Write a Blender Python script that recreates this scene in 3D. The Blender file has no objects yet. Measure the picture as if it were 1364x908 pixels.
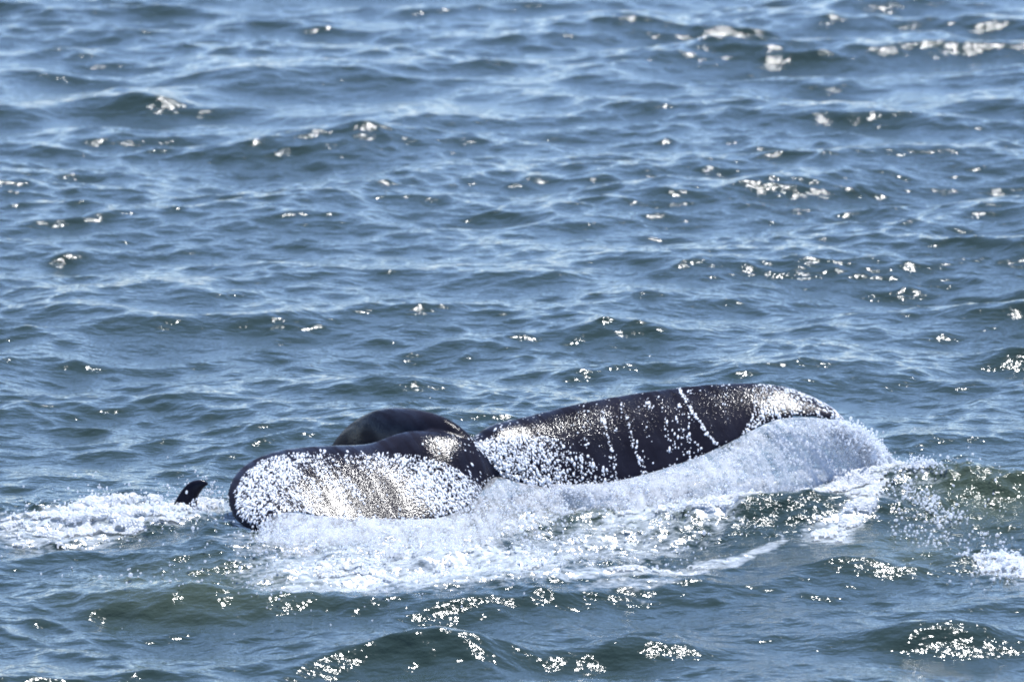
import bpy, bmesh, math, time
import numpy as np
from mathutils import Vector
from mathutils.bvhtree import BVHTree

T0 = time.time()
sc = bpy.context.scene
col = sc.collection
F = np.float32
rng = np.random.default_rng(11)

# ------------------------------------------------------------------ camera
CAM_H = 8.8
PITCH = math.radians(10.0)
HFOV = math.radians(8.9)
FOCUS = 43.6
cam_d = bpy.data.cameras.new('camera')
cam = bpy.data.objects.new('camera', cam_d)
col.objects.link(cam)
cam.location = (0, 0, CAM_H)
cam.rotation_euler = (math.pi / 2 - PITCH, 0, 0)
cam_d.sensor_width = 36.0
cam_d.lens = 18.0 / math.tan(HFOV / 2)
cam_d.clip_start = 0.5
cam_d.clip_end = 20000
cam_d.dof.use_dof = True
cam_d.dof.focus_distance = FOCUS
cam_d.dof.aperture_fstop = cam_d.lens / 1000 / 0.078
sc.camera = cam

# ------------------------------------------------------------------ light
SUN_EL, SUN_AZ = 57.0, 18.0            # azimuth clockwise from straight ahead (+Y)
world = bpy.data.worlds.new('World')
sc.world = world
world.use_nodes = True
wn = world.node_tree.nodes
sky = wn.new('ShaderNodeTexSky')
sky.sky_type = 'NISHITA'
sky.sun_disc = False
sky.sun_elevation = math.radians(SUN_EL)
sky.sun_rotation = math.radians(SUN_AZ)
sky.altitude = 1200
sky.air_density = 1.0
sky.dust_density = 0.0
sky.ozone_density = 2.7
sky_tint = wn.new('ShaderNodeMix'); sky_tint.data_type = 'RGBA'; sky_tint.blend_type = 'MULTIPLY'
sky_tint.inputs[0].default_value = 1.0; sky_tint.inputs[7].default_value = (1.02, 1.0, 1.10, 1)
world.node_tree.links.new(sky.outputs[0], sky_tint.inputs[6])
world.node_tree.links.new(sky_tint.outputs[2], wn['Background'].inputs[0])
wn['Background'].inputs[1].default_value = 0.115
sun_d = bpy.data.lights.new('sun', 'SUN')
sun_d.energy = 3.7
sun_d.angle = math.radians(0.5)
sun_d.color = (1.0, 0.99, 0.975)
sun = bpy.data.objects.new('sun', sun_d)
col.objects.link(sun)
_e, _a = math.radians(SUN_EL), math.radians(SUN_AZ)
SUN_V = Vector((math.cos(_e) * math.sin(_a), math.cos(_e) * math.cos(_a), math.sin(_e)))
sun.rotation_euler = SUN_V.to_track_quat('Z', 'Y').to_euler()
sc.view_settings.view_transform = 'Standard'
sc.view_settings.look = 'None'
sc.view_settings.exposure = 1.0
sc.view_settings.gamma = 1.0
sc.render.engine = 'CYCLES'
sc.cycles.use_denoising = True
sc.cycles.filter_width = 1.9
sc.cycles.max_bounces = 8
sc.cycles.transparent_max_bounces = 24
sc.cycles.sample_clamp_indirect = 6
sc.cycles.sample_clamp_direct = 16

# ------------------------------------------------------------------ pixel <-> place
TW = math.tan(HFOV / 2)
CP, SP_ = math.cos(PITCH), math.sin(PITCH)

def ray(px, py):
    a = (np.asarray(px, float) - 682) / 682 * TW
    b = -(np.asarray(py, float) - 454) / 682 * TW
    return a, CP + b * SP_, -SP_ + b * CP       # world direction with the view axis at unit length

def at_y(px, py, Y):
    x, y, z = ray(px, py)
    t = Y / y
    return np.stack(np.broadcast_arrays(x * t, Y + 0 * t, CAM_H + z * t), -1)

def at_z(px, py, Z=0.0):
    x, y, z = ray(px, py)
    t = (Z - CAM_H) / z
    return np.stack(np.broadcast_arrays(x * t, y * t, Z + 0 * t), -1)

def to_px(x, y, z):
    dz = z - CAM_H
    w = y * CP - dz * SP_
    v = y * SP_ + dz * CP
    return 682 + x / w / TW * 682, 454 - v / w / TW * 682

# ------------------------------------------------------------------ numpy noise
def _h(ix, iy, iz, seed):
    h = (ix.astype(np.int64) * 374761393 + iy.astype(np.int64) * 668265263 + iz * 2147483647 % 998244353 + seed * 1274126177) & 0xffffffff
    h = ((h ^ (h >> 13)) * 1274126177) & 0xffffffff
    return (((h ^ (h >> 16)) & 0xffff) / 65535.0).astype(F)

def vnoise(x, y, seed=0):
    x = np.asarray(x, F); y = np.asarray(y, F)
    ix, iy = np.floor(x), np.floor(y)
    fx, fy = x - ix, y - iy
    fx = fx * fx * (3 - 2 * fx); fy = fy * fy * (3 - 2 * fy)
    a, b = _h(ix, iy, 0, seed), _h(ix + 1, iy, 0, seed)
    c, d = _h(ix, iy + 1, 0, seed), _h(ix + 1, iy + 1, 0, seed)
    return (a + (b - a) * fx) + ((c + (d - c) * fx) - (a + (b - a) * fx)) * fy

def fbm(x, y, octv=4, seed=0):
    s, a, n = 0, 1.0, 0
    for k in range(octv):
        cs, sn = math.cos(0.6 * k), math.sin(0.6 * k)
        s = s + a * vnoise((x * cs - y * sn) * 2 ** k + 17.3 * k, (x * sn + y * cs) * 2 ** k - 9.1 * k, seed + k)
        n += a; a *= 0.55
    return s / n

def sstep(a, b, x):
    t = np.clip((x - a) / (b - a), 0, 1)
    return t * t * (3 - 2 * t)

def ell(px, py, cx, cy, rx, ry, deg=0, soft=0.5):
    c, s = math.cos(math.radians(deg)), math.sin(math.radians(deg))
    dx, dy = px - cx, py - cy
    u, v = (dx * c + dy * s) / rx, (-dx * s + dy * c) / ry
    return 1 - sstep(1 - soft, 1 + soft, np.sqrt(u * u + v * v))

def pdist(px, py, pts):
    best = np.full(np.shape(px), 1e9, F)
    for (x0, y0), (x1, y1) in zip(pts[:-1], pts[1:]):
        dx, dy = x1 - x0, y1 - y0
        t = np.clip(((px - x0) * dx + (py - y0) * dy) / (dx * dx + dy * dy), 0, 1)
        best = np.minimum(best, np.hypot(px - x0 - t * dx, py - y0 - t * dy))
    return best

def inpoly(px, py, poly):
    r = np.zeros(np.shape(px), bool)
    n = len(poly)
    for i in range(n):
        x0, y0 = poly[i]; x1, y1 = poly[(i + 1) % n]
        if y0 == y1: continue
        c = ((y0 > py) != (y1 > py)) & (px < (x1 - x0) * (py - y0) / (y1 - y0) + x0)
        r ^= c
    return r

# ------------------------------------------------------------------ materials
def mat(name):
    m = bpy.data.materials.new(name); m.use_nodes = True
    nt = m.node_tree
    return m, nt, nt.nodes, nt.links, nt.nodes['Principled BSDF']

def nnode(nt, kind, **kw):
    n = nt.nodes.new(kind)
    for k, v in kw.items():
        if k in n.inputs: n.inputs[k].default_value = v
        else: setattr(n, k, v)
    return n

def make_water():
    m, nt, N, L, P = mat('sea_water')
    tc = N.new('ShaderNodeTexCoord')
    mp = N.new('ShaderNodeMapping'); mp.inputs['Scale'].default_value = (0.8, 1.25, 1)
    L.new(tc.outputs['Object'], mp.inputs[0])
    big = nnode(nt, 'ShaderNodeTexNoise', Scale=0.6, Detail=2.0)
    L.new(tc.outputs['Object'], big.inputs['Vector'])
    n1 = nnode(nt, 'ShaderNodeTexNoise', Scale=9.0, Detail=3.0, Roughness=0.55)
    n2 = nnode(nt, 'ShaderNodeTexNoise', Scale=32.0, Detail=2.0, Roughness=0.5)
    L.new(mp.outputs[0], n1.inputs['Vector']); L.new(mp.outputs[0], n2.inputs['Vector'])
    at = N.new('ShaderNodeAttribute'); at.attribute_name = 'foam'
    sep = N.new('ShaderNodeSeparateColor'); L.new(at.outputs['Color'], sep.inputs[0])
    st2 = nnode(nt, 'ShaderNodeMath', operation='MULTIPLY_ADD')
    L.new(sep.outputs['Green'], st2.inputs[0]); st2.inputs[1].default_value = 0.34; st2.inputs[2].default_value = 0.06
    b1 = nnode(nt, 'ShaderNodeBump', Strength=0.40, Distance=0.05)
    L.new(n1.outputs[0], b1.inputs['Height'])
    b2 = nnode(nt, 'ShaderNodeBump', Distance=0.02)
    L.new(st2.outputs[0], b2.inputs['Strength'])
    L.new(n2.outputs[0], b2.inputs['Height']); L.new(b1.outputs[0], b2.inputs['Normal'])
    L.new(b2.outputs[0], P.inputs['Normal'])
    # thin aerated water: milky patches broken up by a lace of bubbles
    fn = nnode(nt, 'ShaderNodeTexNoise', Scale=16.0, Detail=6.0, Roughness=0.68)
    L.new(mp.outputs[0], fn.inputs['Vector'])
    ad = nnode(nt, 'ShaderNodeMath', operation='ADD'); L.new(sep.outputs['Red'], ad.inputs[0]); L.new(fn.outputs[0], ad.inputs[1])
    mr = nnode(nt, 'ShaderNodeMapRange'); mr.inputs[1].default_value = 0.78; mr.inputs[2].default_value = 1.35
    L.new(ad.outputs[0], mr.inputs[0])
    base = nnode(nt, 'ShaderNodeMix', data_type='RGBA')
    base.inputs[6].default_value = (0.024, 0.040, 0.031, 1); base.inputs[7].default_value = (0.050, 0.068, 0.042, 1)  # second colour: painted glow of light coming through the waves
    L.new(sep.outputs['Blue'], base.inputs[0])
    mx = nnode(nt, 'ShaderNodeMix', data_type='RGBA')
    L.new(base.outputs[2], mx.inputs[6]); mx.inputs[7].default_value = (0.78, 0.83, 0.86, 1)
    L.new(mr.outputs[0], mx.inputs[0]); L.new(mx.outputs[2], P.inputs['Base Color'])
    P.inputs['IOR'].default_value = 1.333
    rr = nnode(nt, 'ShaderNodeMapRange'); rr.inputs[3].default_value = 0.06; rr.inputs[4].default_value = 0.45
    L.new(mr.outputs[0], rr.inputs[0]); L.new(rr.outputs[0], P.inputs['Roughness'])
    return m

def make_skin():
    m, nt, N, L, P = mat('wet_whale_skin')
    tc = N.new('ShaderNodeTexCoord')
    n1 = nnode(nt, 'ShaderNodeTexNoise', Scale=3.0, Detail=5.0, Roughness=0.6)
    L.new(tc.outputs['Object'], n1.inputs['Vector'])
    cr = N.new('ShaderNodeValToRGB')
    cr.color_ramp.elements[0].position = 0.3; cr.color_ramp.elements[0].color = (0.008, 0.0075, 0.012, 1)
    cr.color_ramp.elements[1].position = 0.75; cr.color_ramp.elements[1].color = (0.023, 0.022, 0.032, 1)
    L.new(n1.outputs[0], cr.inputs[0]); L.new(cr.outputs[0], P.inputs['Base Color'])
    n2 = nnode(nt, 'ShaderNodeTexNoise', Scale=38.0, Detail=3.0)
    L.new(tc.outputs['Object'], n2.inputs['Vector'])
    b = nnode(nt, 'ShaderNodeBump', Strength=0.10, Distance=0.010)
    L.new(n2.outputs[0], b.inputs['Height']); L.new(b.outputs[0], P.inputs['Normal'])
    mr = nnode(nt, 'ShaderNodeMapRange'); mr.inputs[3].default_value = 0.27; mr.inputs[4].default_value = 0.36
    L.new(n1.outputs[0], mr.inputs[0]); L.new(mr.outputs[0], P.inputs['Roughness'])
    P.inputs['IOR'].default_value = 1.36; P.inputs['Specular IOR Level'].default_value = 0.0
    n3 = nnode(nt, 'ShaderNodeTexNoise', Scale=75.0, Detail=2.0)
    L.new(tc.outputs['Object'], n3.inputs['Vector'])
    b3 = nnode(nt, 'ShaderNodeBump', Strength=0.36, Distance=0.008)
    L.new(n3.outputs[0], b3.inputs['Height']); L.new(b3.outputs[0], P.inputs['Coat Normal'])
    # the water film runs off in slanting bands
    sx = N.new('ShaderNodeSeparateXYZ'); L.new(tc.outputs['Object'], sx.inputs[0])
    t1 = nnode(nt, 'ShaderNodeMath', operation='MULTIPLY_ADD'); L.new(sx.outputs['X'], t1.inputs[0]); t1.inputs[1].default_value = 0.78
    t2 = nnode(nt, 'ShaderNodeMath', operation='MULTIPLY'); L.new(sx.outputs['Y'], t2.inputs[0]); t2.inputs[1].default_value = 0.36
    L.new(t2.outputs[0], t1.inputs[2])
    cx = N.new('ShaderNodeCombineXYZ'); L.new(t1.outputs[0], cx.inputs[0])
    y2 = nnode(nt, 'ShaderNodeMath', operation='MULTIPLY'); L.new(sx.outputs['Y'], y2.inputs[0]); y2.inputs[1].default_value = 0.115
    L.new(y2.outputs[0], cx.inputs[1])
    n4 = nnode(nt, 'ShaderNodeTexNoise', Scale=11.0, Detail=3.0, Roughness=0.6); L.new(cx.outputs[0], n4.inputs['Vector'])
    cw = nnode(nt, 'ShaderNodeMapRange'); cw.inputs[1].default_value = 0.44; cw.inputs[2].default_value = 0.58; cw.inputs[3].default_value = 0.22; cw.inputs[4].default_value = 0.9
    L.new(n4.outputs[0], cw.inputs[0]); L.new(cw.outputs[0], P.inputs['Coat Weight'])
    P.inputs['Coat Roughness'].default_value = 0.13; P.inputs['Coat IOR'].default_value = 1.23
    return m

def make_drop(name, tint=(0.92, 0.94, 0.97), trans=0.55, rough=0.18, ior=1.333):
    m, nt, N, L, P = mat(name)
    P.inputs['Base Color'].default_value = (*tint, 1)
    P.inputs['Roughness'].default_value = rough
    P.inputs['IOR'].default_value = ior
    tr = N.new('ShaderNodeBsdfTranslucent'); tr.inputs[0].default_value = (*tint, 1)
    ms = N.new('ShaderNodeMixShader'); ms.inputs[0].default_value = trans
    L.new(P.outputs[0], ms.inputs[1]); L.new(tr.outputs[0], ms.inputs[2])
    L.new(ms.outputs[0], N['Material Output'].inputs[0])
    return m

def make_foam():
    m, nt, N, L, P = mat('sea_foam')
    tc = N.new('ShaderNodeTexCoord')
    n1 = nnode(nt, 'ShaderNodeTexNoise', Scale=30.0, Detail=6.0, Roughness=0.7)
    L.new(tc.outputs['Object'], n1.inputs['Vector'])
    cr = N.new('ShaderNodeValToRGB')
    cr.color_ramp.elements[0].position = 0.25; cr.color_ramp.elements[0].color = (0.40, 0.46, 0.52, 1)
    cr.color_ramp.elements[1].position = 0.55; cr.color_ramp.elements[1].color = (0.68, 0.70, 0.72, 1)
    L.new(n1.outputs[0], cr.inputs[0]); L.new(cr.outputs[0], P.inputs['Base Color'])
    v = nnode(nt, 'ShaderNodeTexVoronoi', Scale=70.0)
    L.new(tc.outputs['Object'], v.inputs['Vector'])
    b = nnode(nt, 'ShaderNodeBump', Strength=0.6, Distance=0.012); b.invert = True
    L.new(v.outputs['Distance'], b.inputs['Height']); L.new(b.outputs[0], P.inputs['Normal'])
    P.inputs['Roughness'].default_value = 0.3
    P.inputs['IOR'].default_value = 1.333
    tr = N.new('ShaderNodeBsdfTranslucent'); tr.inputs[0].default_value = (0.9, 0.92, 0.94, 1)
    ms = N.new('ShaderNodeMixShader'); ms.inputs[0].default_value = 0.3
    L.new(P.outputs[0], ms.inputs[1]); L.new(tr.outputs[0], ms.inputs[2])
    L.new(ms.outputs[0], N['Material Output'].inputs[0])
    return m

def make_sheet():
    """thin falling water full of air: bluish white, partly see-through, streaked along the fall (UV v)"""
    m, nt, N, L, P = mat('falling_water')
    uv = N.new('ShaderNodeTexCoord')
    mp = N.new('ShaderNodeMapping'); mp.inputs['Scale'].default_value = (34, 3.0, 1)
    L.new(uv.outputs['UV'], mp.inputs[0])
    n1 = nnode(nt, 'ShaderNodeTexNoise', Scale=1.0, Detail=4.0, Roughness=0.6)
    L.new(mp.outputs[0], n1.inputs['Vector'])
    n2 = nnode(nt, 'ShaderNodeTexNoise', Scale=95.0, Detail=3.0, Roughness=0.6)
    L.new(uv.outputs['Object'], n2.inputs['Vector'])
    at = N.new('ShaderNodeAttribute'); at.attribute_name = 'foam'
    sep = N.new('ShaderNodeSeparateColor'); L.new(at.outputs['Color'], sep.inputs[0])
    a1 = nnode(nt, 'ShaderNodeMath', operation='MULTIPLY_ADD'); L.new(n1.outputs[0], a1.inputs[0]); a1.inputs[1].default_value = 1.5; L.new(sep.outputs['Red'], a1.inputs[2])
    a2 = nnode(nt, 'ShaderNodeMath', operation='MULTIPLY_ADD'); L.new(n2.outputs[0], a2.inputs[0]); a2.inputs[1].default_value = 0.7; L.new(a1.outputs[0], a2.inputs[2])
    op = nnode(nt, 'ShaderNodeMapRange'); op.inputs[1].default_value = 0.90; op.inputs[2].default_value = 1.85
    L.new(a2.outputs[0], op.inputs[0])
    P.inputs['Base Color'].default_value = (0.82, 0.84, 0.87, 1)
    P.inputs['Roughness'].default_value = 0.3; P.inputs['IOR'].default_value = 1.333
    b = nnode(nt, 'ShaderNodeBump', Strength=0.7, Distance=0.01)
    L.new(a2.outputs[0], b.inputs['Height']); L.new(b.outputs[0], P.inputs['Normal'])
    tr = N.new('ShaderNodeBsdfTranslucent'); tr.inputs[0].default_value = (0.82, 0.84, 0.87, 1)
    ms = N.new('ShaderNodeMixShader'); ms.inputs[0].default_value = 0.45
    L.new(P.outputs[0], ms.inputs[1]); L.new(tr.outputs[0], ms.inputs[2])
    tp = N.new('ShaderNodeBsdfTransparent')
    m2 = N.new('ShaderNodeMixShader'); L.new(op.outputs[0], m2.inputs[0])
    L.new(tp.outputs[0], m2.inputs[1]); L.new(ms.outputs[0], m2.inputs[2])
    L.new(m2.outputs[0], N['Material Output'].inputs[0])
    return m

M_WATER, M_SKIN, M_FOAM, M_SHEET = make_water(), make_skin(), make_foam(), make_sheet()
M_DROP = make_drop('white_water_drop', trans=0.65)
M_BEAD = make_drop('glint_bead', trans=0.2, rough=0.32, ior=1.5)  # white bead colour stands in for sun glints on the wet skin

# ------------------------------------------------------------------ mesh helpers
def mesh_np(name, verts, faces, material, smooth=True, colors=None, uvs=None):
    """faces: (n, k) int array with constant k"""
    me = bpy.data.meshes.new(name)
    verts = np.asarray(verts, F); faces = np.asarray(faces, np.int32)
    n, k = faces.shape
    me.vertices.add(len(verts)); me.vertices.foreach_set('co', verts.ravel())
    me.loops.add(n * k); me.loops.foreach_set('vertex_index', faces.ravel())
    me.polygons.add(n)
    me.polygons.foreach_set('loop_start', np.arange(0, n * k, k, dtype=np.int32))
    me.polygons.foreach_set('loop_total', np.full(n, k, np.int32))
    if smooth: me.polygons.foreach_set('use_smooth', np.ones(n, bool))
    me.update(calc_edges=True)
    if colors is not None:
        ca = me.color_attributes.new('foam', 'FLOAT_COLOR', 'POINT')
        c = np.ones((len(verts), 4), F); c[:, :colors.shape[1]] = colors
        ca.data.foreach_set('color', c.ravel())
    if uvs is not None:
        ul = me.uv_layers.new(name='UVMap')
        ul.data.foreach_set('uv', np.asarray(uvs, F)[faces.ravel()].ravel())
    me.materials.append(material)
    o = bpy.data.objects.new(name, me)
    col.objects.link(o)
    return o

def grid_faces(nx, ny):
    i = np.arange(nx - 1)[None, :] + np.arange(ny - 1)[:, None] * nx
    i = i.ravel()
    return np.stack([i, i + 1, i + nx + 1, i + nx], 1)

def tag(o, label=None, cat=None, group=None, kind=None):
    if label: o['label'] = label
    if cat: o['category'] = cat
    if group: o['group'] = group
    if kind: o['kind'] = kind
    return o

_bm = bmesh.new(); bmesh.ops.create_icosphere(_bm, subdivisions=1, radius=1.0)
ICO_V = np.array([v.co[:] for v in _bm.verts], F); ICO_F = np.array([[v.index for v in f.verts] for f in _bm.faces], np.int32)
_bm.free()
OCT_V = np.array([(1,0,0),(-1,0,0),(0,1,0),(0,-1,0),(0,0,1),(0,0,-1)], F)
OCT_F = np.array([(0,2,4),(2,1,4),(1,3,4),(3,0,4),(2,0,5),(1,2,5),(3,1,5),(0,3,5)], np.int32)

def drops(name, pos, rad, material, normal=None, flat=0.6, fine=False, run=0.0):
    """a cloud of rounded drops joined in one mesh"""
    pos = np.asarray(pos, F); n = len(pos)
    BV, BF = (ICO_V, ICO_F) if not fine else (OCT_V, OCT_F)
    rad = np.broadcast_to(np.asarray(rad, F), (n,))
    v = np.repeat(BV[None], n, 0) * rad[:, None, None]
    st = rng.uniform(0.75, 1.3, (n, 1, 3)).astype(F)
    v = v * st
    if normal is not None:
        nn = np.asarray(normal, F)[:, None, :]
        d = (v * nn).sum(-1, keepdims=True)
        v = v - nn * d * (1 - flat)
        dn = np.array([0, 0, -1.0], F) - nn * (-nn[..., 2:3])
        dn /= np.linalg.norm(dn, axis=-1, keepdims=True) + 1e-6
        v = v + dn * (v * dn).sum(-1, keepdims=True) * (run * rng.random((n, 1, 1)) ** 2)
    v = v + pos[:, None, :]
    f = (BF[None] + (np.arange(n) * len(BV))[:, None, None]).reshape(-1, 3)
    return mesh_np(name, v.reshape(-1, 3), f, material)

# ------------------------------------------------------------------ the sea surface
NW = 190
lam = np.exp(rng.uniform(math.log(0.13), math.log(5.5), NW)).astype(F)
lam = np.sort(lam)
k_ = 2 * math.pi / lam
ang = math.radians(-90 + 8) + rng.normal(0, 1, NW) * np.radians(np.interp(np.log(lam), [math.log(.13), math.log(5.5)], [55, 36]))
kx, ky = k_ * np.cos(ang), k_ * np.sin(ang)
wgt = np.interp(np.log(lam), np.log([0.13, 0.3, 0.8, 2.0, 3.5, 5.5]), [0.78, 1.0, 1.1, 1.1, 0.95, 0.45])
SLOPE = 0.180
slope = wgt / np.sqrt((wgt ** 2).sum()) * SLOPE * math.sqrt(2)
amp = slope / k_
pha = rng.uniform(0, 2 * math.pi, NW)
CHOP = 1.0

# local shapes the whale and the swell raise: (px, py, half length m, half width m, tilt deg, height m)
BUMPS = [
    (275, 775, 0.75, 0.30, -4, 0.17), (1345, 640, 0.75, 0.32, 6, 0.15), (1010, 664, 0.85, 0.26, 8, 0.17),
    (1180, 640, 0.45, 0.25, 0, 0.12), (170, 684, 0.75, 0.20, 3, 0.06), (850, 848, 0.45, 0.20, 4, 0.11),
    (600, 862, 0.60, 0.22, 6, 0.09), (1230, 830, 0.55, 0.22, 5, 0.12), (1160, 745, 0.40, 0.16, 0, 0.08),
    (1230, 735, 0.35, 0.18, 0, 0.06), (500, 760, 0.9, 0.35, 2, -0.05), (1090, 790, 0.8, 0.4, 4, -0.06),
    (60, 720, 0.7, 0.3, 0, -0.05), (40, 890, 0.8, 0.3, 4, 0.06), (530, 512, 0.5, 0.25, 0, 0.08),
]
BW = []
for (bx, by, hl, hw, tdeg, hh) in BUMPS:
    p = at_z(bx, by, max(hh, 0) * 0.8)
    BW.append((p[0], p[1], hl, hw, math.radians(tdeg), hh))
WH = at_z(680, 665)

def surf(u, v, spacing=0.0):
    """displaced sea surface at rest position (u, v)"""
    u = np.asarray(u, F); v = np.asarray(v, F)
    z = np.zeros_like(u); dx = np.zeros_like(u); dy = np.zeros_like(u)
    calm = 1 - 0.8 * np.exp(-((u - WH[0]) / 3.2) ** 4 - ((v - WH[1]) / 1.5) ** 4)
    patch = (0.70 + 0.70 * sstep(0.25, 0.75, fbm(u * 0.35, v * 0.22, 3, 5))).astype(F)
    patch2 = (0.72 + 0.56 * sstep(0.25, 0.75, fbm(u * 0.22 + 5, v * 0.16, 3, 15))).astype(F)
    for i in range(NW):
        if np.ndim(spacing): w = np.clip(lam[i] / (4.0 * spacing) - 0.4, 0, 1)
        else: w = F(1)
        if lam[i] > 0.9: w = w * calm
        else: w = w * patch
        if 0.7 < lam[i] < 2.6: w = w * patch2
        th = F(kx[i]) * u + F(ky[i]) * v + F(pha[i])
        s, c = np.sin(th), np.cos(th)
        z += w * F(amp[i]) * c
        q = w * F(CHOP * amp[i] / k_[i])
        dx -= q * F(kx[i]) * s; dy -= q * F(ky[i]) * s
    for (bx, by, hl, hw, t, hh) in BW:
        c, s = math.cos(t), math.sin(t)
        a = ((u - bx) * c + (v - by) * s) / hl; b = (-(u - bx) * s + (v - by) * c) / hw
        b = b + 0.35 * (fbm(u * 2.0, v * 2.0, 2, 3) - .5)
        z += (hh * np.exp(-a * a - b * b)).astype(F)
    return u + dx, v + dy, z

# --- foam layout, given where the foam floats (photo coordinates of the sea surface)
def warp(px, py, u, v):
    return (px + 60 * (fbm(u * 2.2, v * 2.2, 4, 21) - .5), py + 26 * (fbm(u * 2.2, v * 2.2, 4, 31) - .5))

def foam_mask(px, py, u, v):
    wx, wy = warp(px, py, u, v)
    m = np.zeros_like(px)
    M = lambda a: np.maximum(m, a)
    m = M(0.95 * ell(wx, wy, 570, 757, 260, 46, -3, .55))
    m = M(0.82 * ell(wx, wy, 520, 715, 190, 26, -2, .4))
    m = M(0.80 * ell(wx, wy, 740, 735, 240, 34, -10, .6))
    m = M(0.80 * ell(wx, wy, 420, 720, 90, 25, 0, .6))
    m = M(0.85 * (1 - sstep(3, 13, pdist(wx, wy, [(600, 790), (780, 772), (930, 750), (1050, 718)]))))
    m = M(0.72 * ell(wx, wy, 830, 785, 90, 14, -6, .6))
    m = M(0.80 * (1 - sstep(3, 12, pdist(wx, wy, [(640, 715), (760, 690), (880, 668), (1000, 652), (1070, 636)]))))
    m = M(0.62 * (1 - sstep(6, 22, pdist(wx, wy, [(700, 720), (860, 700), (980, 690)]))))
    m = M(0.90 * ell(wx, wy, 1130, 694, 72, 15, -24, .6))
    m = M(0.62 * ell(wx, wy, 1200, 655, 80, 30, 10, .6))
    m = M(0.95 * ell(wx, wy, 1100, 640, 80, 13, 2, .5))
    m = M(0.8 * ell(wx, wy, 1150, 665, 50, 22, -30, .6))
    m = M(0.95 * (1 - sstep(4, 15, pdist(wx, wy, [(820, 704), (940, 690), (1040, 674), (1130, 664), (1200, 655)]))))
    m = M(1.0 * ell(wx, wy, 165, 686, 165, 20, -4, .55))
    m = M(0.85 * ell(wx, wy, 75, 700, 110, 24, 0, .6))
    m = M(0.85 * ell(wx, wy, 1345, 752, 55, 22, 8, .5))
    m = M(0.62 * ell(wx, wy, 330, 735, 60, 22, 10, .6))
    return m

def turb_mask(px, py):
    m = ell(px, py, 640, 735, 340, 65, -4, .5)
    m = np.maximum(m, ell(px, py, 1000, 680, 240, 40, -8, .5))
    m = np.maximum(m, ell(px, py, 130, 690, 160, 30, 0, .5))
    m = np.maximum(m, 0.9 * ell(px, py, 1260, 665, 120, 60, 15, .5))
    m = np.maximum(m, 0.8 * ell(px, py, 1310, 745, 110, 40, 0, .6))
    m = np.maximum(m, 0.6 * ell(px, py, 270, 775, 200, 40, 0, .6))
    return m

def green_mask(px, py):  # where light through thin crests is put into the water colour
    m = ell(px, py, 270, 785, 170, 32, 0, .6)
    m = np.maximum(m, ell(px, py, 950, 672, 190, 24, -8, .6))
    m = np.maximum(m, ell(px, py, 1320, 660, 110, 40, 0, .6))
    m = np.maximum(m, .8 * ell(px, py, 1200, 735, 90, 25, 0, .6))
    return m

def build_water():
    xs = np.arange(-8.0, 8.001, 0.025)
    g = [8.0]; st = 0.03
    while g[-1] < 3000: st *= 1.16; g.append(g[-1] + st)
    g = np.array(g[1:]); xs = np.concatenate([-g[::-1], xs, g])
    ys = [35.5]
    while ys[-1] < 84: ys.append(ys[-1] + 0.027 * (ys[-1] / 43) ** 1.6)
    st = 0.1
    while ys[-1] < 9000: st *= 1.13; ys.append(ys[-1] + st)
    back = [35.5]; st = 0.04
    while back[-1] > -3000: st *= 1.2; back.append(back[-1] - st)
    ys = np.concatenate([np.array(back[1:])[::-1], ys])
    nx, ny = len(xs), len(ys)
    sx = np.gradient(xs); sy = np.gradient(ys)
    U, V = np.meshgrid(xs.astype(F), ys.astype(F))
    S = np.maximum(sx[None, :], sy[:, None]).astype(F)
    X, Y, Z = surf(U.ravel(), V.ravel(), S.ravel())
    u, v = U.ravel(), V.ravel()
    ok = (v > 30) & (v < 90)
    colr = np.zeros((len(u), 3), F)
    px, py = to_px(u[ok], v[ok], 0)
    fm = foam_mask(px, py, u[ok], v[ok]); tm = turb_mask(px, py)
    colr[ok, 0] = np.clip(fm, 0, 1) * 0.57
    colr[ok, 1] = tm
    colr[ok, 2] = green_mask(px, py)
    # churned water: small steep lumps where the tail has stirred the sea
    zz = (fbm(u[ok] * 7, v[ok] * 6, 4, 51) - .5) * 0.075 + (np.abs(fbm(u[ok] * 18, v[ok] * 14, 3, 57) - .5)) * 0.05
    Z[ok] += (zz * tm).astype(F)
    o = mesh_np('sea_water', np.stack([X, Y, Z], 1), grid_faces(nx, ny), M_WATER, colors=colr)
    tag(o, kind='structure')
    print('water', nx, ny, nx * ny, round(time.time() - T0, 1))
    return o
sea = build_water()

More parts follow.
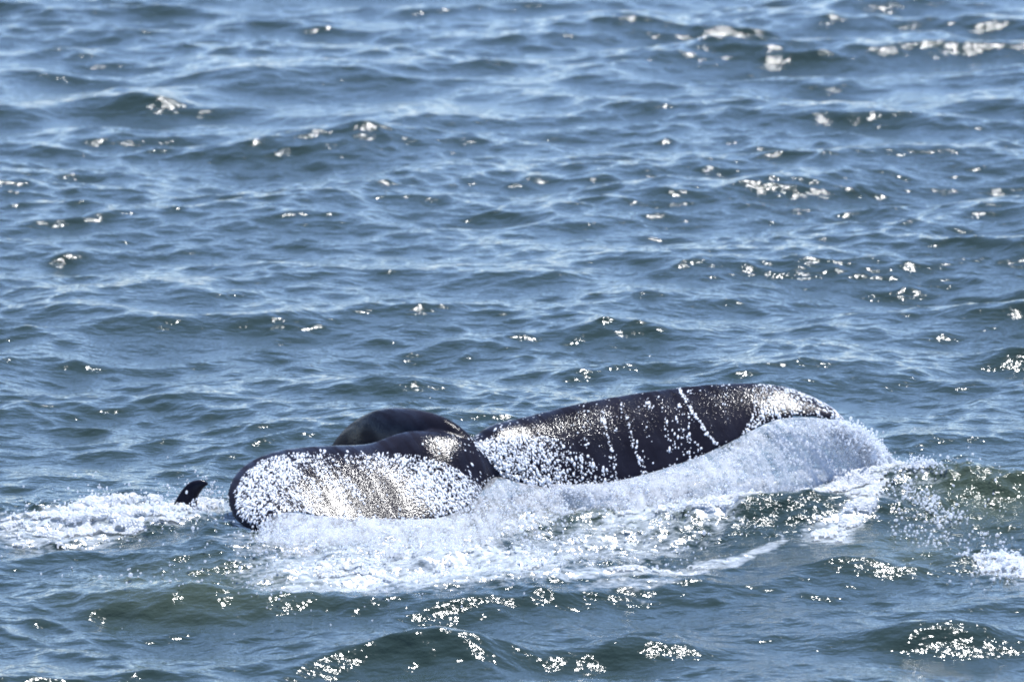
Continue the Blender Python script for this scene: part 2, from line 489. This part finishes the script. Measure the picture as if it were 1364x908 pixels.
def foam_object(name, label, pxbox, thr, lift, du=0.012, dv=0.02, rise=None):
    """thick foam floating on the sea: a lumpy sheet with lace-like holes, following the waves under it"""
    x0, y0, x1, y1 = pxbox
    a, b = at_z(x0, y1), at_z(x1, y0)
    w = max(abs(at_z(x0, y0)[0] - a[0]), 0)
    c = at_z(x0, y0)
    us = np.arange(min(a[0], c[0]), max(at_z(x1, y1)[0], b[0]), du)
    vs = np.arange(a[1], b[1], dv)
    U, V = np.meshgrid(us.astype(F), vs.astype(F)); u, v = U.ravel(), V.ravel()
    px, py = to_px(u, v, 0)
    X, Y, Z = surf(u, v)
    tm = turb_mask(px, py)
    Z = Z + ((fbm(u * 7, v * 6, 4, 51) - .5) * 0.075 + (np.abs(fbm(u * 18, v * 14, 3, 57) - .5)) * 0.05) * tm
    inside = (px > x0) & (px < x1) & (py > y0) & (py < y1)
    m = foam_mask(px, py, u, v)
    lace = 0.62 * fbm(u * 2.6, v * 6.5 - u * 0.9, 6, 71) + 0.38 * (1 - 2.6 * np.abs(fbm(u * 5 + fbm(u * 9, v * 9, 2, 5), v * 9 - u, 4, 77) - .5))
    lace = (lace - 0.57) * 1.5 + 0.57
    f = m * 0.9 + lace - thr
    thick = sstep(0, 0.28, f)
    Z = Z + 0.006 + thick * (lift * (0.2 + 1.1 * fbm(u * 9, v * 9, 3, 81)) + 0.02 * vnoise(u * 34, v * 34, 83))
    if rise is not None: Z = Z + rise(px, py, u, v) * thick
    keep = (f > 0.02) & inside
    fa = grid_faces(len(us), len(vs))
    kf = keep[fa].all(1)
    fa = fa[kf]
    used = np.unique(fa); mp = np.zeros(len(u), np.int32); mp[used] = np.arange(len(used))
    P = np.stack([X, Y, Z], 1)[used]
    o = mesh_np(name, P, mp[fa], M_FOAM)
    tag(o, label, 'foam', 'patches of white sea foam', 'stuff')
    return o, P

def ridge_rise(px, py, u, v):
    return 0.035 * np.exp(-((px - 190) / 110) ** 2) * np.exp(-((py - 678) / 9) ** 2) * (0.5 + fbm(u * 5, v * 5, 3, 91))

foam_object('foam', 'broad white foam field in front of the tail flukes', (300, 690, 1062, 830), 1.50, 0.018)
foam_object('foam', 'white foam ridge washing round the small dark fin', (-20, 650, 299, 730), 1.30, 0.022, rise=ridge_rise)
foam_object('foam', 'foam streaks along the crest below the falling water', (700, 625, 1300, 689.5), 1.27, 0.016)
foam_object('foam', 'slanting foam streak at the right end of the wake', (1063, 690, 1250, 760), 1.27, 0.016)
foam_object('foam', 'small foam patch at the right edge of the picture', (1270, 720, 1400, 790), 1.26, 0.016)
print('foam', round(time.time() - T0, 1))

# ------------------------------------------------------------------ the whale's tail
# leading edge (px, py, distance) and trailing edge, from the left tip across the notch to the right tip, max thickness m
ST = [
    ((338, 709, 42.66), (347, 710, 42.64), 0.020),
    ((318, 698, 42.74), (357, 699, 42.66), 0.045),
    ((305, 678, 42.90), (376, 687, 42.70), 0.065),
    ((303, 652, 43.12), (397, 683, 42.74), 0.080),
    ((314, 629, 43.32), (430, 690, 42.76), 0.095),
    ((338, 611, 43.50), (470, 698, 42.78), 0.11),
    ((376, 599, 43.64), (515, 700, 42.84), 0.125),
    ((430, 594, 43.72), (560, 697, 42.92), 0.14),
    ((488, 592, 43.78), (602, 688, 43.05), 0.16),
    ((535, 577, 43.84), (630, 672, 43.25), 0.20),
    ((582, 578, 43.90), (648, 652, 43.50), 0.23),
    ((618, 590, 44.02), (657, 640, 43.64), 0.23),
    ((655, 568, 44.16), (676, 640, 43.66), 0.21),
    ((700, 556, 44.26), (706, 651, 43.62), 0.18),
    ((760, 540, 44.36), (748, 654, 43.62), 0.155),
    ((820, 528, 44.44), (800, 648, 43.64), 0.135),
    ((880, 519, 44.48), (860, 634, 43.70), 0.12),
    ((940, 512, 44.50), (920, 615, 43.78), 0.105),
    ((1000, 510, 44.50), (968, 594, 43.88), 0.092),
    ((1045, 515, 44.48), (1004, 574, 43.98), 0.08),
    ((1080, 527, 44.44), (1036, 560, 44.08), 0.065),
    ((1105, 540, 44.38), (1070, 556, 44.14), 0.05),
    ((1119, 551, 44.30), (1100, 559, 44.18), 0.035),
    ((1127, 559, 44.24), (1122, 562, 44.20), 0.018),
]
L_ = np.array([at_y(*s[0]) for s in ST]); T_ = np.array([at_y(*s[1]) for s in ST]); TH = np.array([s[2] for s in ST])

def resample(A, t, n):
    """Catmull-Rom through rows of A"""
    A = np.asarray(A, float)
    if A.ndim == 1: A = A[:, None]
    q = np.linspace(0, len(A) - 1, n)
    i = np.clip(np.floor(q).astype(int), 0, len(A) - 2); f = (q - i)[:, None]
    P0, P1, P2, P3 = A[np.clip(i - 1, 0, None)], A[i], A[i + 1], A[np.clip(i + 2, None, len(A) - 1)]
    return 0.5 * (2 * P1 + (P2 - P0) * f + (2 * P0 - 5 * P1 + 4 * P2 - P3) * f ** 2 + (3 * P1 - P0 - 3 * P2 + P3) * f ** 3)

def closed_rings(bm, rings):
    vs = [[bm.verts.new(p) for p in r] for r in rings]
    n = len(vs[0])
    for a, b in zip(vs[:-1], vs[1:]):
        for i in range(n):
            bm.faces.new((a[i], a[(i + 1) % n], b[(i + 1) % n], b[i]))
    bm.faces.new(vs[0][::-1]); bm.faces.new(vs[-1])

def build_whale():
    bm = bmesh.new()
    NS, NR = 110, 36
    Lr, Tr, Hr = resample(L_, 0, NS), resample(T_, 0, NS), resample(TH, 0, NS)[:, 0]
    mid = (Lr + Tr) / 2
    span = np.gradient(mid, axis=0); span /= np.linalg.norm(span, axis=1)[:, None]
    rings = []
    for i in range(NS):
        ch = Tr[i] - Lr[i]
        n = np.cross(span[i], ch); n /= np.linalg.norm(n)
        if n[2] < 0: n = -n
        th = max(Hr[i], 0.012)
        r = []
        for k in range(NR):
            a = 2 * math.pi * k / NR
            c = (1 - math.cos(a)) / 2
            prof = 2.6 * math.sqrt(max(c, 0)) * (1 - c) ** 0.9 * 0.5 + 0.10 * math.sqrt(max(c * (1 - c), 0))
            side = 1 if k <= NR / 2 else -1
            camber = 0.35 * th * math.sin(math.pi * c)
            r.append(Lr[i] + ch * c + n * (side * th * 0.62 * prof + camber * 0.5))
        rings.append(r)
    closed_rings(bm, rings)
    # tail stock: arches up behind the left fluke and dives
    pk = [((654, 642, 43.70), .06, .06), ((640, 628, 43.76), .12, .13), ((612, 608, 43.84), .15, .17), ((582, 592, 43.98), .165, .205),
          ((546, 588, 44.27), .18, .235), ((514, 589, 44.52), .18, .235), ((484, 603, 44.8), .185, .215), ((462, 634, 45.0), .19, .2), ((440, 700, 45.4), .22, .22)]
    C_ = resample(np.array([at_y(*p[0]) for p in pk]), 0, 60)
    Wd = resample(np.array([p[1] for p in pk]), 0, 60)[:, 0]; Ht = resample(np.array([p[2] for p in pk]), 0, 60)[:, 0]
    tg = np.gradient(C_, axis=0); tg /= np.linalg.norm(tg, axis=1)[:, None]
    rings = []
    side0 = np.array([0.45, 0.9, 0.0])
    for i in range(60):
        s = side0 - tg[i] * np.dot(side0, tg[i]); s /= np.linalg.norm(s)
        up = np.cross(s, tg[i]); up = up if up[2] > 0 else -up
        r = []
        for k in range(28):
            a = 2 * math.pi * k / 28
            # keeled section: narrower towards the top
            w = Wd[i] * (1 - 0.25 * max(math.sin(a), 0))
            r.append(C_[i] + s * math.cos(a) * w + up * math.sin(a) * Ht[i])
        rings.append(r)
    closed_rings(bm, rings)
    bmesh.ops.recalc_face_normals(bm, faces=bm.faces)
    me = bpy.data.meshes.new('tmp'); bm.to_mesh(me); bm.free()
    tmp = bpy.data.objects.new('tmp', me); col.objects.link(tmp)
    r = tmp.modifiers.new('r', 'REMESH'); r.mode = 'VOXEL'; r.voxel_size = 0.0125; r.use_smooth_shade = True
    s = tmp.modifiers.new('s', 'SMOOTH'); s.factor = 0.5; s.iterations = 16
    dg = bpy.context.evaluated_depsgraph_get()
    body_me = bpy.data.meshes.new_from_object(tmp.evaluated_get(dg))
    bpy.data.objects.remove(tmp)
    body_me.materials.clear(); body_me.materials.append(M_SKIN)
    for p in body_me.polygons: p.use_smooth = True
    root = bpy.data.objects.new('whale', None); col.objects.link(root)
    root.location = Vector(at_z(640, 650))
    tag(root, 'dark wet whale tail with both broad flukes lifted out of the water', 'whale')
    o = bpy.data.objects.new('body', body_me); col.objects.link(o)
    o.parent = root; o.matrix_parent_inverse = root.matrix_world.inverted()
    o.location = -root.location
    o.matrix_parent_inverse.identity()
    return root, o
whale, whale_body = build_whale()
print('whale', len(whale_body.data.polygons), round(time.time() - T0, 1))

def tri_samples(me, n):
    me.calc_loop_triangles()
    nt = len(me.loop_triangles)
    ti = np.zeros(nt * 3, np.int32); me.loop_triangles.foreach_get('vertices', ti); ti = ti.reshape(-1, 3)
    co = np.zeros(len(me.vertices) * 3, F); me.vertices.foreach_get('co', co); co = co.reshape(-1, 3)
    vn = np.zeros(len(me.vertices) * 3, F); me.vertices.foreach_get('normal', vn); vn = vn.reshape(-1, 3)
    a, b, c = co[ti[:, 0]], co[ti[:, 1]], co[ti[:, 2]]
    ar = np.linalg.norm(np.cross(b - a, c - a), axis=1)
    j = rng.choice(nt, n, p=ar / ar.sum())
    r1, r2 = np.sqrt(rng.random(n)), rng.random(n)
    w = np.stack([1 - r1, r1 * (1 - r2), r1 * r2], 1).astype(F)
    P = (co[ti[j]] * w[:, :, None]).sum(1); Nn = vn[ti[j]].mean(1)
    return P, Nn / np.linalg.norm(Nn, axis=1)[:, None]

def bead_density(px, py):  # where the white beads imitate glints on the water film
    d = np.zeros_like(px)
    M = lambda a: np.maximum(d, a)
    # left fluke: glint beads in diagonal runs of film, dense at the tip and at the root
    s = px * 0.62 + py * 0.78; t = -px * 0.78 + py * 0.62      # along / across the run-off
    runs = fbm(s * 0.012, t * 0.055, 3, 101)
    left = inpoly(px, py, [(318, 690), (312, 655), (322, 633), (348, 612), (400, 600), (470, 600), (540, 604), (590, 612), (620, 632), (650, 640), (655, 662), (625, 690), (540, 705), (330, 712)])
    top_fade = sstep(0, 14, py - np.interp(px, [310, 345, 380, 450, 540, 600, 650], [640, 608, 598, 594, 598, 612, 640]))
    dens = 0.45 * sstep(.46, .60, runs) + 0.015
    dens = np.maximum(dens, 0.95 * ell(px, py, 358, 628, 52, 26, -30, .5))
    dens = np.maximum(dens, 0.92 * ell(px, py, 338, 662, 34, 40, 35, .4))
    dens = np.maximum(dens, 0.95 * ell(px, py, 590, 648, 66, 30, 32, .5))
    dens = np.maximum(dens, 0.5 * ell(px, py, 530, 618, 60, 14, 10, .6))
    for a, b in (((316, 637), (380, 681)), ((312, 648), (362, 684)), ((376, 600), (470, 668)), ((430, 606), (520, 690))):
        dens = dens * (1 - 0.85 * (1 - sstep(0.6, 2.6, pdist(px + 3 * (fbm(px * .1, py * .1, 2, 7) - .5), py, [a, b]))) * sstep(.3, .5, fbm(px * .06, py * .06, 2, 17)))
    rim = sstep(4, 13, pdist(px, py, [(308, 632), (302, 652), (302, 674), (314, 695), (346, 713)]))
    d = M(np.where(left, dens * top_fade * rim, 0))
    # right fluke
    wedge = inpoly(px, py, [(630, 590), (668, 580), (700, 578), (745, 585), (790, 610), (830, 632), (800, 646), (750, 652), (700, 650), (668, 632)])
    wd = np.clip(1.0 - 0.85 * sstep(650, 800, px + 0.3 * (640 - py)) + 0.25 * (fbm(px * .05, py * .05, 3, 111) - .5), 0.05, 1)
    d = M(np.where(wedge, wd, 0))
    sparse = inpoly(px, py, [(610, 575), (700, 545), (860, 515), (1000, 508), (960, 600), (860, 640), (760, 655), (640, 610)])
    d = M(np.where(sparse, 0.006 + 0.06 * sstep(.52, .72, fbm(px * 0.05, py * 0.012, 3, 121)), 0))
    for pts, w_, k in (([(902, 512), (925, 552), (943, 580), (960, 596)], 1.8, 1.0), ([(802, 545), (810, 580), (818, 618)], 1.8, .6), ([(828, 540), (845, 590), (858, 628)], 3.5, .4),
                       ([(880, 530), (886, 565), (892, 600)], 3, .25), ([(848, 525), (868, 540)], 3, .4), ([(916, 560), (918, 610)], 2, .3), ([(678, 560), (679, 578)], 1.5, .6), ([(905, 570), (935, 600)], 2.5, .3)):
        d = M((k if k > .9 else k * .6) * (1 - sstep(w_ * .5, w_ * 1.5, pdist(px + 3 * (fbm(py * .08, px * .02, 2, 9) - .5), py, pts))))
    tip = inpoly(px, py, [(1000, 506), (1045, 508), (1100, 530), (1128, 560), (1075, 556), (1040, 560), (985, 585), (1005, 545)])
    td = 0.18 + 0.8 * sstep(0, 14, 16 - (py - np.interp(px, [1000, 1045, 1080, 1105, 1127], [506, 510, 522, 536, 558])))* sstep(1005, 1050, px) + .4 * ell(px, py, 1010, 565, 34, 12, -35, .6)
    td = td * (0.5 + fbm(px * .06, py * .06, 3, 131))
    d = M(np.where(tip, td, 0))
    # thin scatter on the saddle between the flukes
    d = M(np.where(inpoly(px, py, [(560, 590), (620, 575), (650, 600), (650, 645), (600, 620)]), 0.03, 0))
    return np.clip(d, 0, 1)

def whale_beads():
    n = 160000
    P, Nn = tri_samples(whale_body.data, n)
    px, py = to_px(P[:, 0], P[:, 1], P[:, 2])
    v = np.array([0, 0, CAM_H]) - P; v /= np.linalg.norm(v, axis=1)[:, None]
    up = (Nn[:, 2] > 0.15) & ((Nn * v).sum(1) > -0.1)
    keep = up & (rng.random(n) < bead_density(px, py) * 0.58)
    P, Nn = P[keep], Nn[keep]
    r = rng.lognormal(math.log(0.0044), 0.45, len(P)).clip(0.002, 0.0095)
    o = drops('glint_beads', P + Nn * (r * 0.15)[:, None], r, M_BEAD, Nn, 0.2, run=2.4)  # white beads added as glints of the running film
    o.parent = whale; o.location = -whale.location
    o['kind'] = 'stuff'
    print('beads', len(P))
whale_beads()

# ------------------------------------------------------------------ the small fin in the foam
def build_fin():
    Y = 43.38
    out = [(228, 676), (234, 660), (242, 646), (251, 638), (261, 635.5), (269, 637), (274, 641), (269, 646), (265, 652), (262, 660), (262, 676)]
    out = [(x + (676 - y) * 0.10, y + 3) for x, y in out]
    pts = at_y(np.array([p[0] for p in out], float), np.array([p[1] for p in out], float), Y)
    cs = resample(pts, 0, 61)
    # spine between front and rear edge, lens-shaped section
    front, rear = resample(cs[:37], 0, 31), resample(cs[36:][::-1], 0, 31)
    bm = bmesh.new(); rings = []
    for i in range(30):
        a, b = front[i], rear[i]
        ch = b - a; th = 0.045 * (1 - i / 30) ** 0.7 + 0.008
        r = []
        for k in range(16):
            t = 2 * math.pi * k / 16
            c = (1 - math.cos(t)) / 2
            r.append(a + ch * c + np.array([0.0, math.sin(t) * th, 0.0]))
        rings.append(r)
    closed_rings(bm, rings)
    base = at_z(246, 668)
    bmesh.ops.recalc_face_normals(bm, faces=bm.faces)
    bmesh.ops.translate(bm, verts=bm.verts, vec=-Vector(base))
    me = bpy.data.meshes.new('fin'); bm.to_mesh(me); bm.free()
    for p in me.polygons: p.use_smooth = True
    me.materials.append(M_SKIN)
    o = bpy.data.objects.new('whale_fin', me); col.objects.link(o); o.location = Vector(base)
    tag(o, 'small dark hooked fin tip poking out of foam left of the flukes', 'fin')
build_fin()

# ------------------------------------------------------------------ water pouring off the flukes
def curtain(name, label, top, bot, nu, nv, density, bulge):
    top = resample(np.array([at_y(*p) for p in top]), 0, nu)
    bt = resample(np.array([at_z(*p) for p in bot]), 0, nu)
    u = np.linspace(0, 1, nu)[None, :, None]; v = np.linspace(0, 1, nv)[:, None, None]
    P = top[None] * (1 - v * 1.3) + bt[None] * v * 1.3
    P[..., 2] += bulge * np.sin(np.pi * v[..., 0]) ** 1.0
    uu, vv = np.broadcast_arrays(u[..., 0], v[..., 0])
    off = (fbm(uu * 30, vv * 3, 3, 201) - .5) * 0.09 * np.sin(np.pi * np.clip(vv, 0.02, 1) * .8)
    P[..., 1] += -off
    verts = P.reshape(-1, 3)
    uvs = np.stack([uu.ravel(), vv.ravel()], 1)
    cl = np.clip(density(uu.ravel(), vv.ravel()), 0, 1)
    colr = np.repeat(cl[:, None], 3, 1).astype(F)
    o = mesh_np(name, verts, grid_faces(nu, nv), M_SHEET, colors=colr, uvs=uvs)
    sd = o.modifiers.new('thick', 'SOLIDIFY'); sd.thickness = 0.02
    tag(o, label, 'falling water', 'water pouring off the flukes', 'stuff')
    return P

def dens_right(u, v):
    d = 0.04 + 0.12 * v + .28 * sstep(.74, .90, u) - .5 * sstep(.90, 1.0, u) * (.3 + fbm(u * 60, v * 12, 3, 31)) + .25 * (fbm(u * 60, v * 2.5, 3, 29) - .5)
    d = d + 0.6 * np.exp(-((u - 0.60 - .07 * v) / 0.011) ** 2) + 0.7 * np.exp(-((u - 0.66 - .07 * v) / 0.013) ** 2)
    d = d + 0.35 * sstep(.82, 1, u)
    d = d * (1 - sstep(.90, 1.0, u + 0.25 * fbm(u * 20, v * 14, 3, 5) * sstep(.8, 1, u)) * 0.0)
    return d
PR = curtain('falling_water', 'bluish white curtain of water pouring off the right fluke',
        [(735, 655, 43.60), (800, 648, 43.62), (860, 635, 43.68), (920, 616, 43.76), (968, 595, 43.86), (1004, 575, 43.96), (1036, 561, 44.06), (1070, 558, 44.12), (1100, 560, 44.16), (1126, 562, 44.2)],
        [(735, 668, 0.02), (800, 676, 0.04), (860, 674, 0.06), (930, 668, 0.08), (990, 658, 0.1), (1040, 648, 0.1), (1085, 640, 0.1), (1125, 636, 0.1), (1160, 630, 0.1), (1190, 624, 0.1)],
        150, 40, dens_right, 0.07)
PL = curtain('falling_water', 'frothy veil of water along the base of the left fluke',
        [(352, 700, 42.60), (376, 686, 42.62), (420, 690, 42.66), (480, 693, 42.74), (540, 695, 42.84), (590, 692, 42.94), (630, 672, 43.2), (657, 640, 43.60), (690, 646, 43.56), (735, 655, 43.56)],
        [(335, 742, 0.0), (370, 735, 0.0), (420, 732, 0.0), (480, 730, 0.0), (540, 730, 0.0), (600, 726, 0.0), (650, 715, 0.0), (690, 706, 0.0), (720, 698, 0.0), (760, 686, 0.02)],
        150, 30, lambda u, v: (0.16 + .55 * (fbm(u * 38, v * 7, 4, 23) - .5) - .2 * sstep(.60, .72, u) + .12 * sstep(.8, .92, u) * (fbm(u * 40, v * 4, 3, 19) > .5)) * sstep(0.05, .2, u) * (1 - sstep(.30, .70, v + .4 * (fbm(u * 25, v * 3, 3, 9) - .5))), 0.02)

def sample_patch(P, n, jit):
    nv, nu = P.shape[:2]
    i = rng.random(n) * (nu - 1.001); j = rng.random(n) ** 0.9 * (nv - 1.001)
    a, b = i.astype(int), j.astype(int); fi, fj = (i - a)[:, None], (j - b)[:, None]
    q = P[b, a] * (1 - fi) * (1 - fj) + P[b, a + 1] * fi * (1 - fj) + P[b + 1, a] * (1 - fi) * fj + P[b + 1, a + 1] * fi * fj
    return q + rng.normal(0, 1, (n, 3)) * jit

def spray(name, label, pos, rad, sig=0.35, fine=False):
    r = rng.lognormal(math.log(rad), sig, len(pos))
    o = drops(name, pos, r, M_DROP, fine=fine)
    tag(o, label, 'spray', 'flying drops of spray', 'stuff')
    return o

spray('spray', 'fine drops in the curtain falling from the right fluke', sample_patch(PR, 9000, (0.02, 0.05, 0.015)), 0.0036, .5, True)
spray('spray', 'froth drops at the base of the left fluke', sample_patch(PL, 6000, (0.03, 0.06, 0.022)), 0.0044, .4)
# strands of drops running down the curtain
ns = 70; cu = rng.random(ns); q = []
for c_ in cu:
    k = int(rng.integers(15, 60)); v0 = rng.random() * .6; vv = v0 + rng.random(k) * rng.uniform(.15, .5)
    j = np.clip(vv, 0, 1) * 38.9; i_ = np.clip(c_ + .07 * vv, 0, 1) * 148.9
    q.append(PR[j.astype(int), i_.astype(int)] + rng.normal(0, .012, (k, 3)) + np.array([0, -.03, 0]))
spray('spray', 'strands of drops running down the water off the right fluke', np.concatenate(q), 0.0050, .4)
# ragged right end of the curtain
n = 2600
t = rng.random(n)
edge = at_y(np.interp(t, [0, .3, .6, 1], [1118, 1148, 1170, 1186]) - rng.exponential(16, n) + rng.normal(0, 3, n),
            np.interp(t, [0, .3, .6, 1], [562, 572, 588, 622]) + rng.exponential(14, n) - 4 + rng.normal(0, 3, n), 44.15 + rng.normal(0, .08, n))
spray('spray', 'ragged burst of drops at the right fluke tip', edge, 0.0055, .45)

def on_sea(px, py, up):
    p = at_z(px, py)
    X, Y, Z = surf(p[:, 0], p[:, 1])
    return np.stack([X, Y, Z + up], 1)

def scatter(name, label, n, cx, cy, rx, ry, deg, hgt, rad, clump=0.5, sig=.35):
    q = rng.normal(0, 0.5, (n * 4, 2)); c, s = math.cos(math.radians(deg)), math.sin(math.radians(deg))
    x = cx + q[:, 0] * rx * c - q[:, 1] * ry * s; y = cy + q[:, 0] * rx * s + q[:, 1] * ry * c
    k = fbm(x * .03, y * .07, 3, 301)
    sel = np.argsort(-(k + rng.random(n * 4) * (1 - clump)))[:n]
    p = on_sea(x[sel], y[sel], rng.exponential(hgt, n) + 0.004)
    spray(name, label, p, rad, sig)

scatter('spray', 'drops scattered over the foam field before the flukes', 1500, 620, 735, 300, 55, -4, .02, 0.0055)
scatter('spray', 'white drops standing in for sun glitter along the wave crest at right', 1300, 1235, 665, 75, 45, 25, .02, 0.0062)  # glitter of the choppy water added as white drops
scatter('spray', 'drops above the foam ridge beside the fin', 900, 180, 684, 150, 26, -3, .03, 0.0055)
scatter('spray', 'white drops standing in for sparkle on the green wave at lower left', 130, 300, 775, 190, 40, 5, .02, 0.0060)  # sparkle on the rough water added as white drops
scatter('spray', 'drops over the foam patch at the right edge', 350, 1325, 745, 60, 30, 0, .02, 0.0070)
scatter('spray', 'drops along the crest under the falling water', 900, 960, 672, 220, 26, -8, .02, 0.0055)
scatter('spray', 'drops leaping round the small fin', 160, 268, 662, 40, 22, 0, .05, 0.0050)
print('done', round(time.time() - T0, 1))
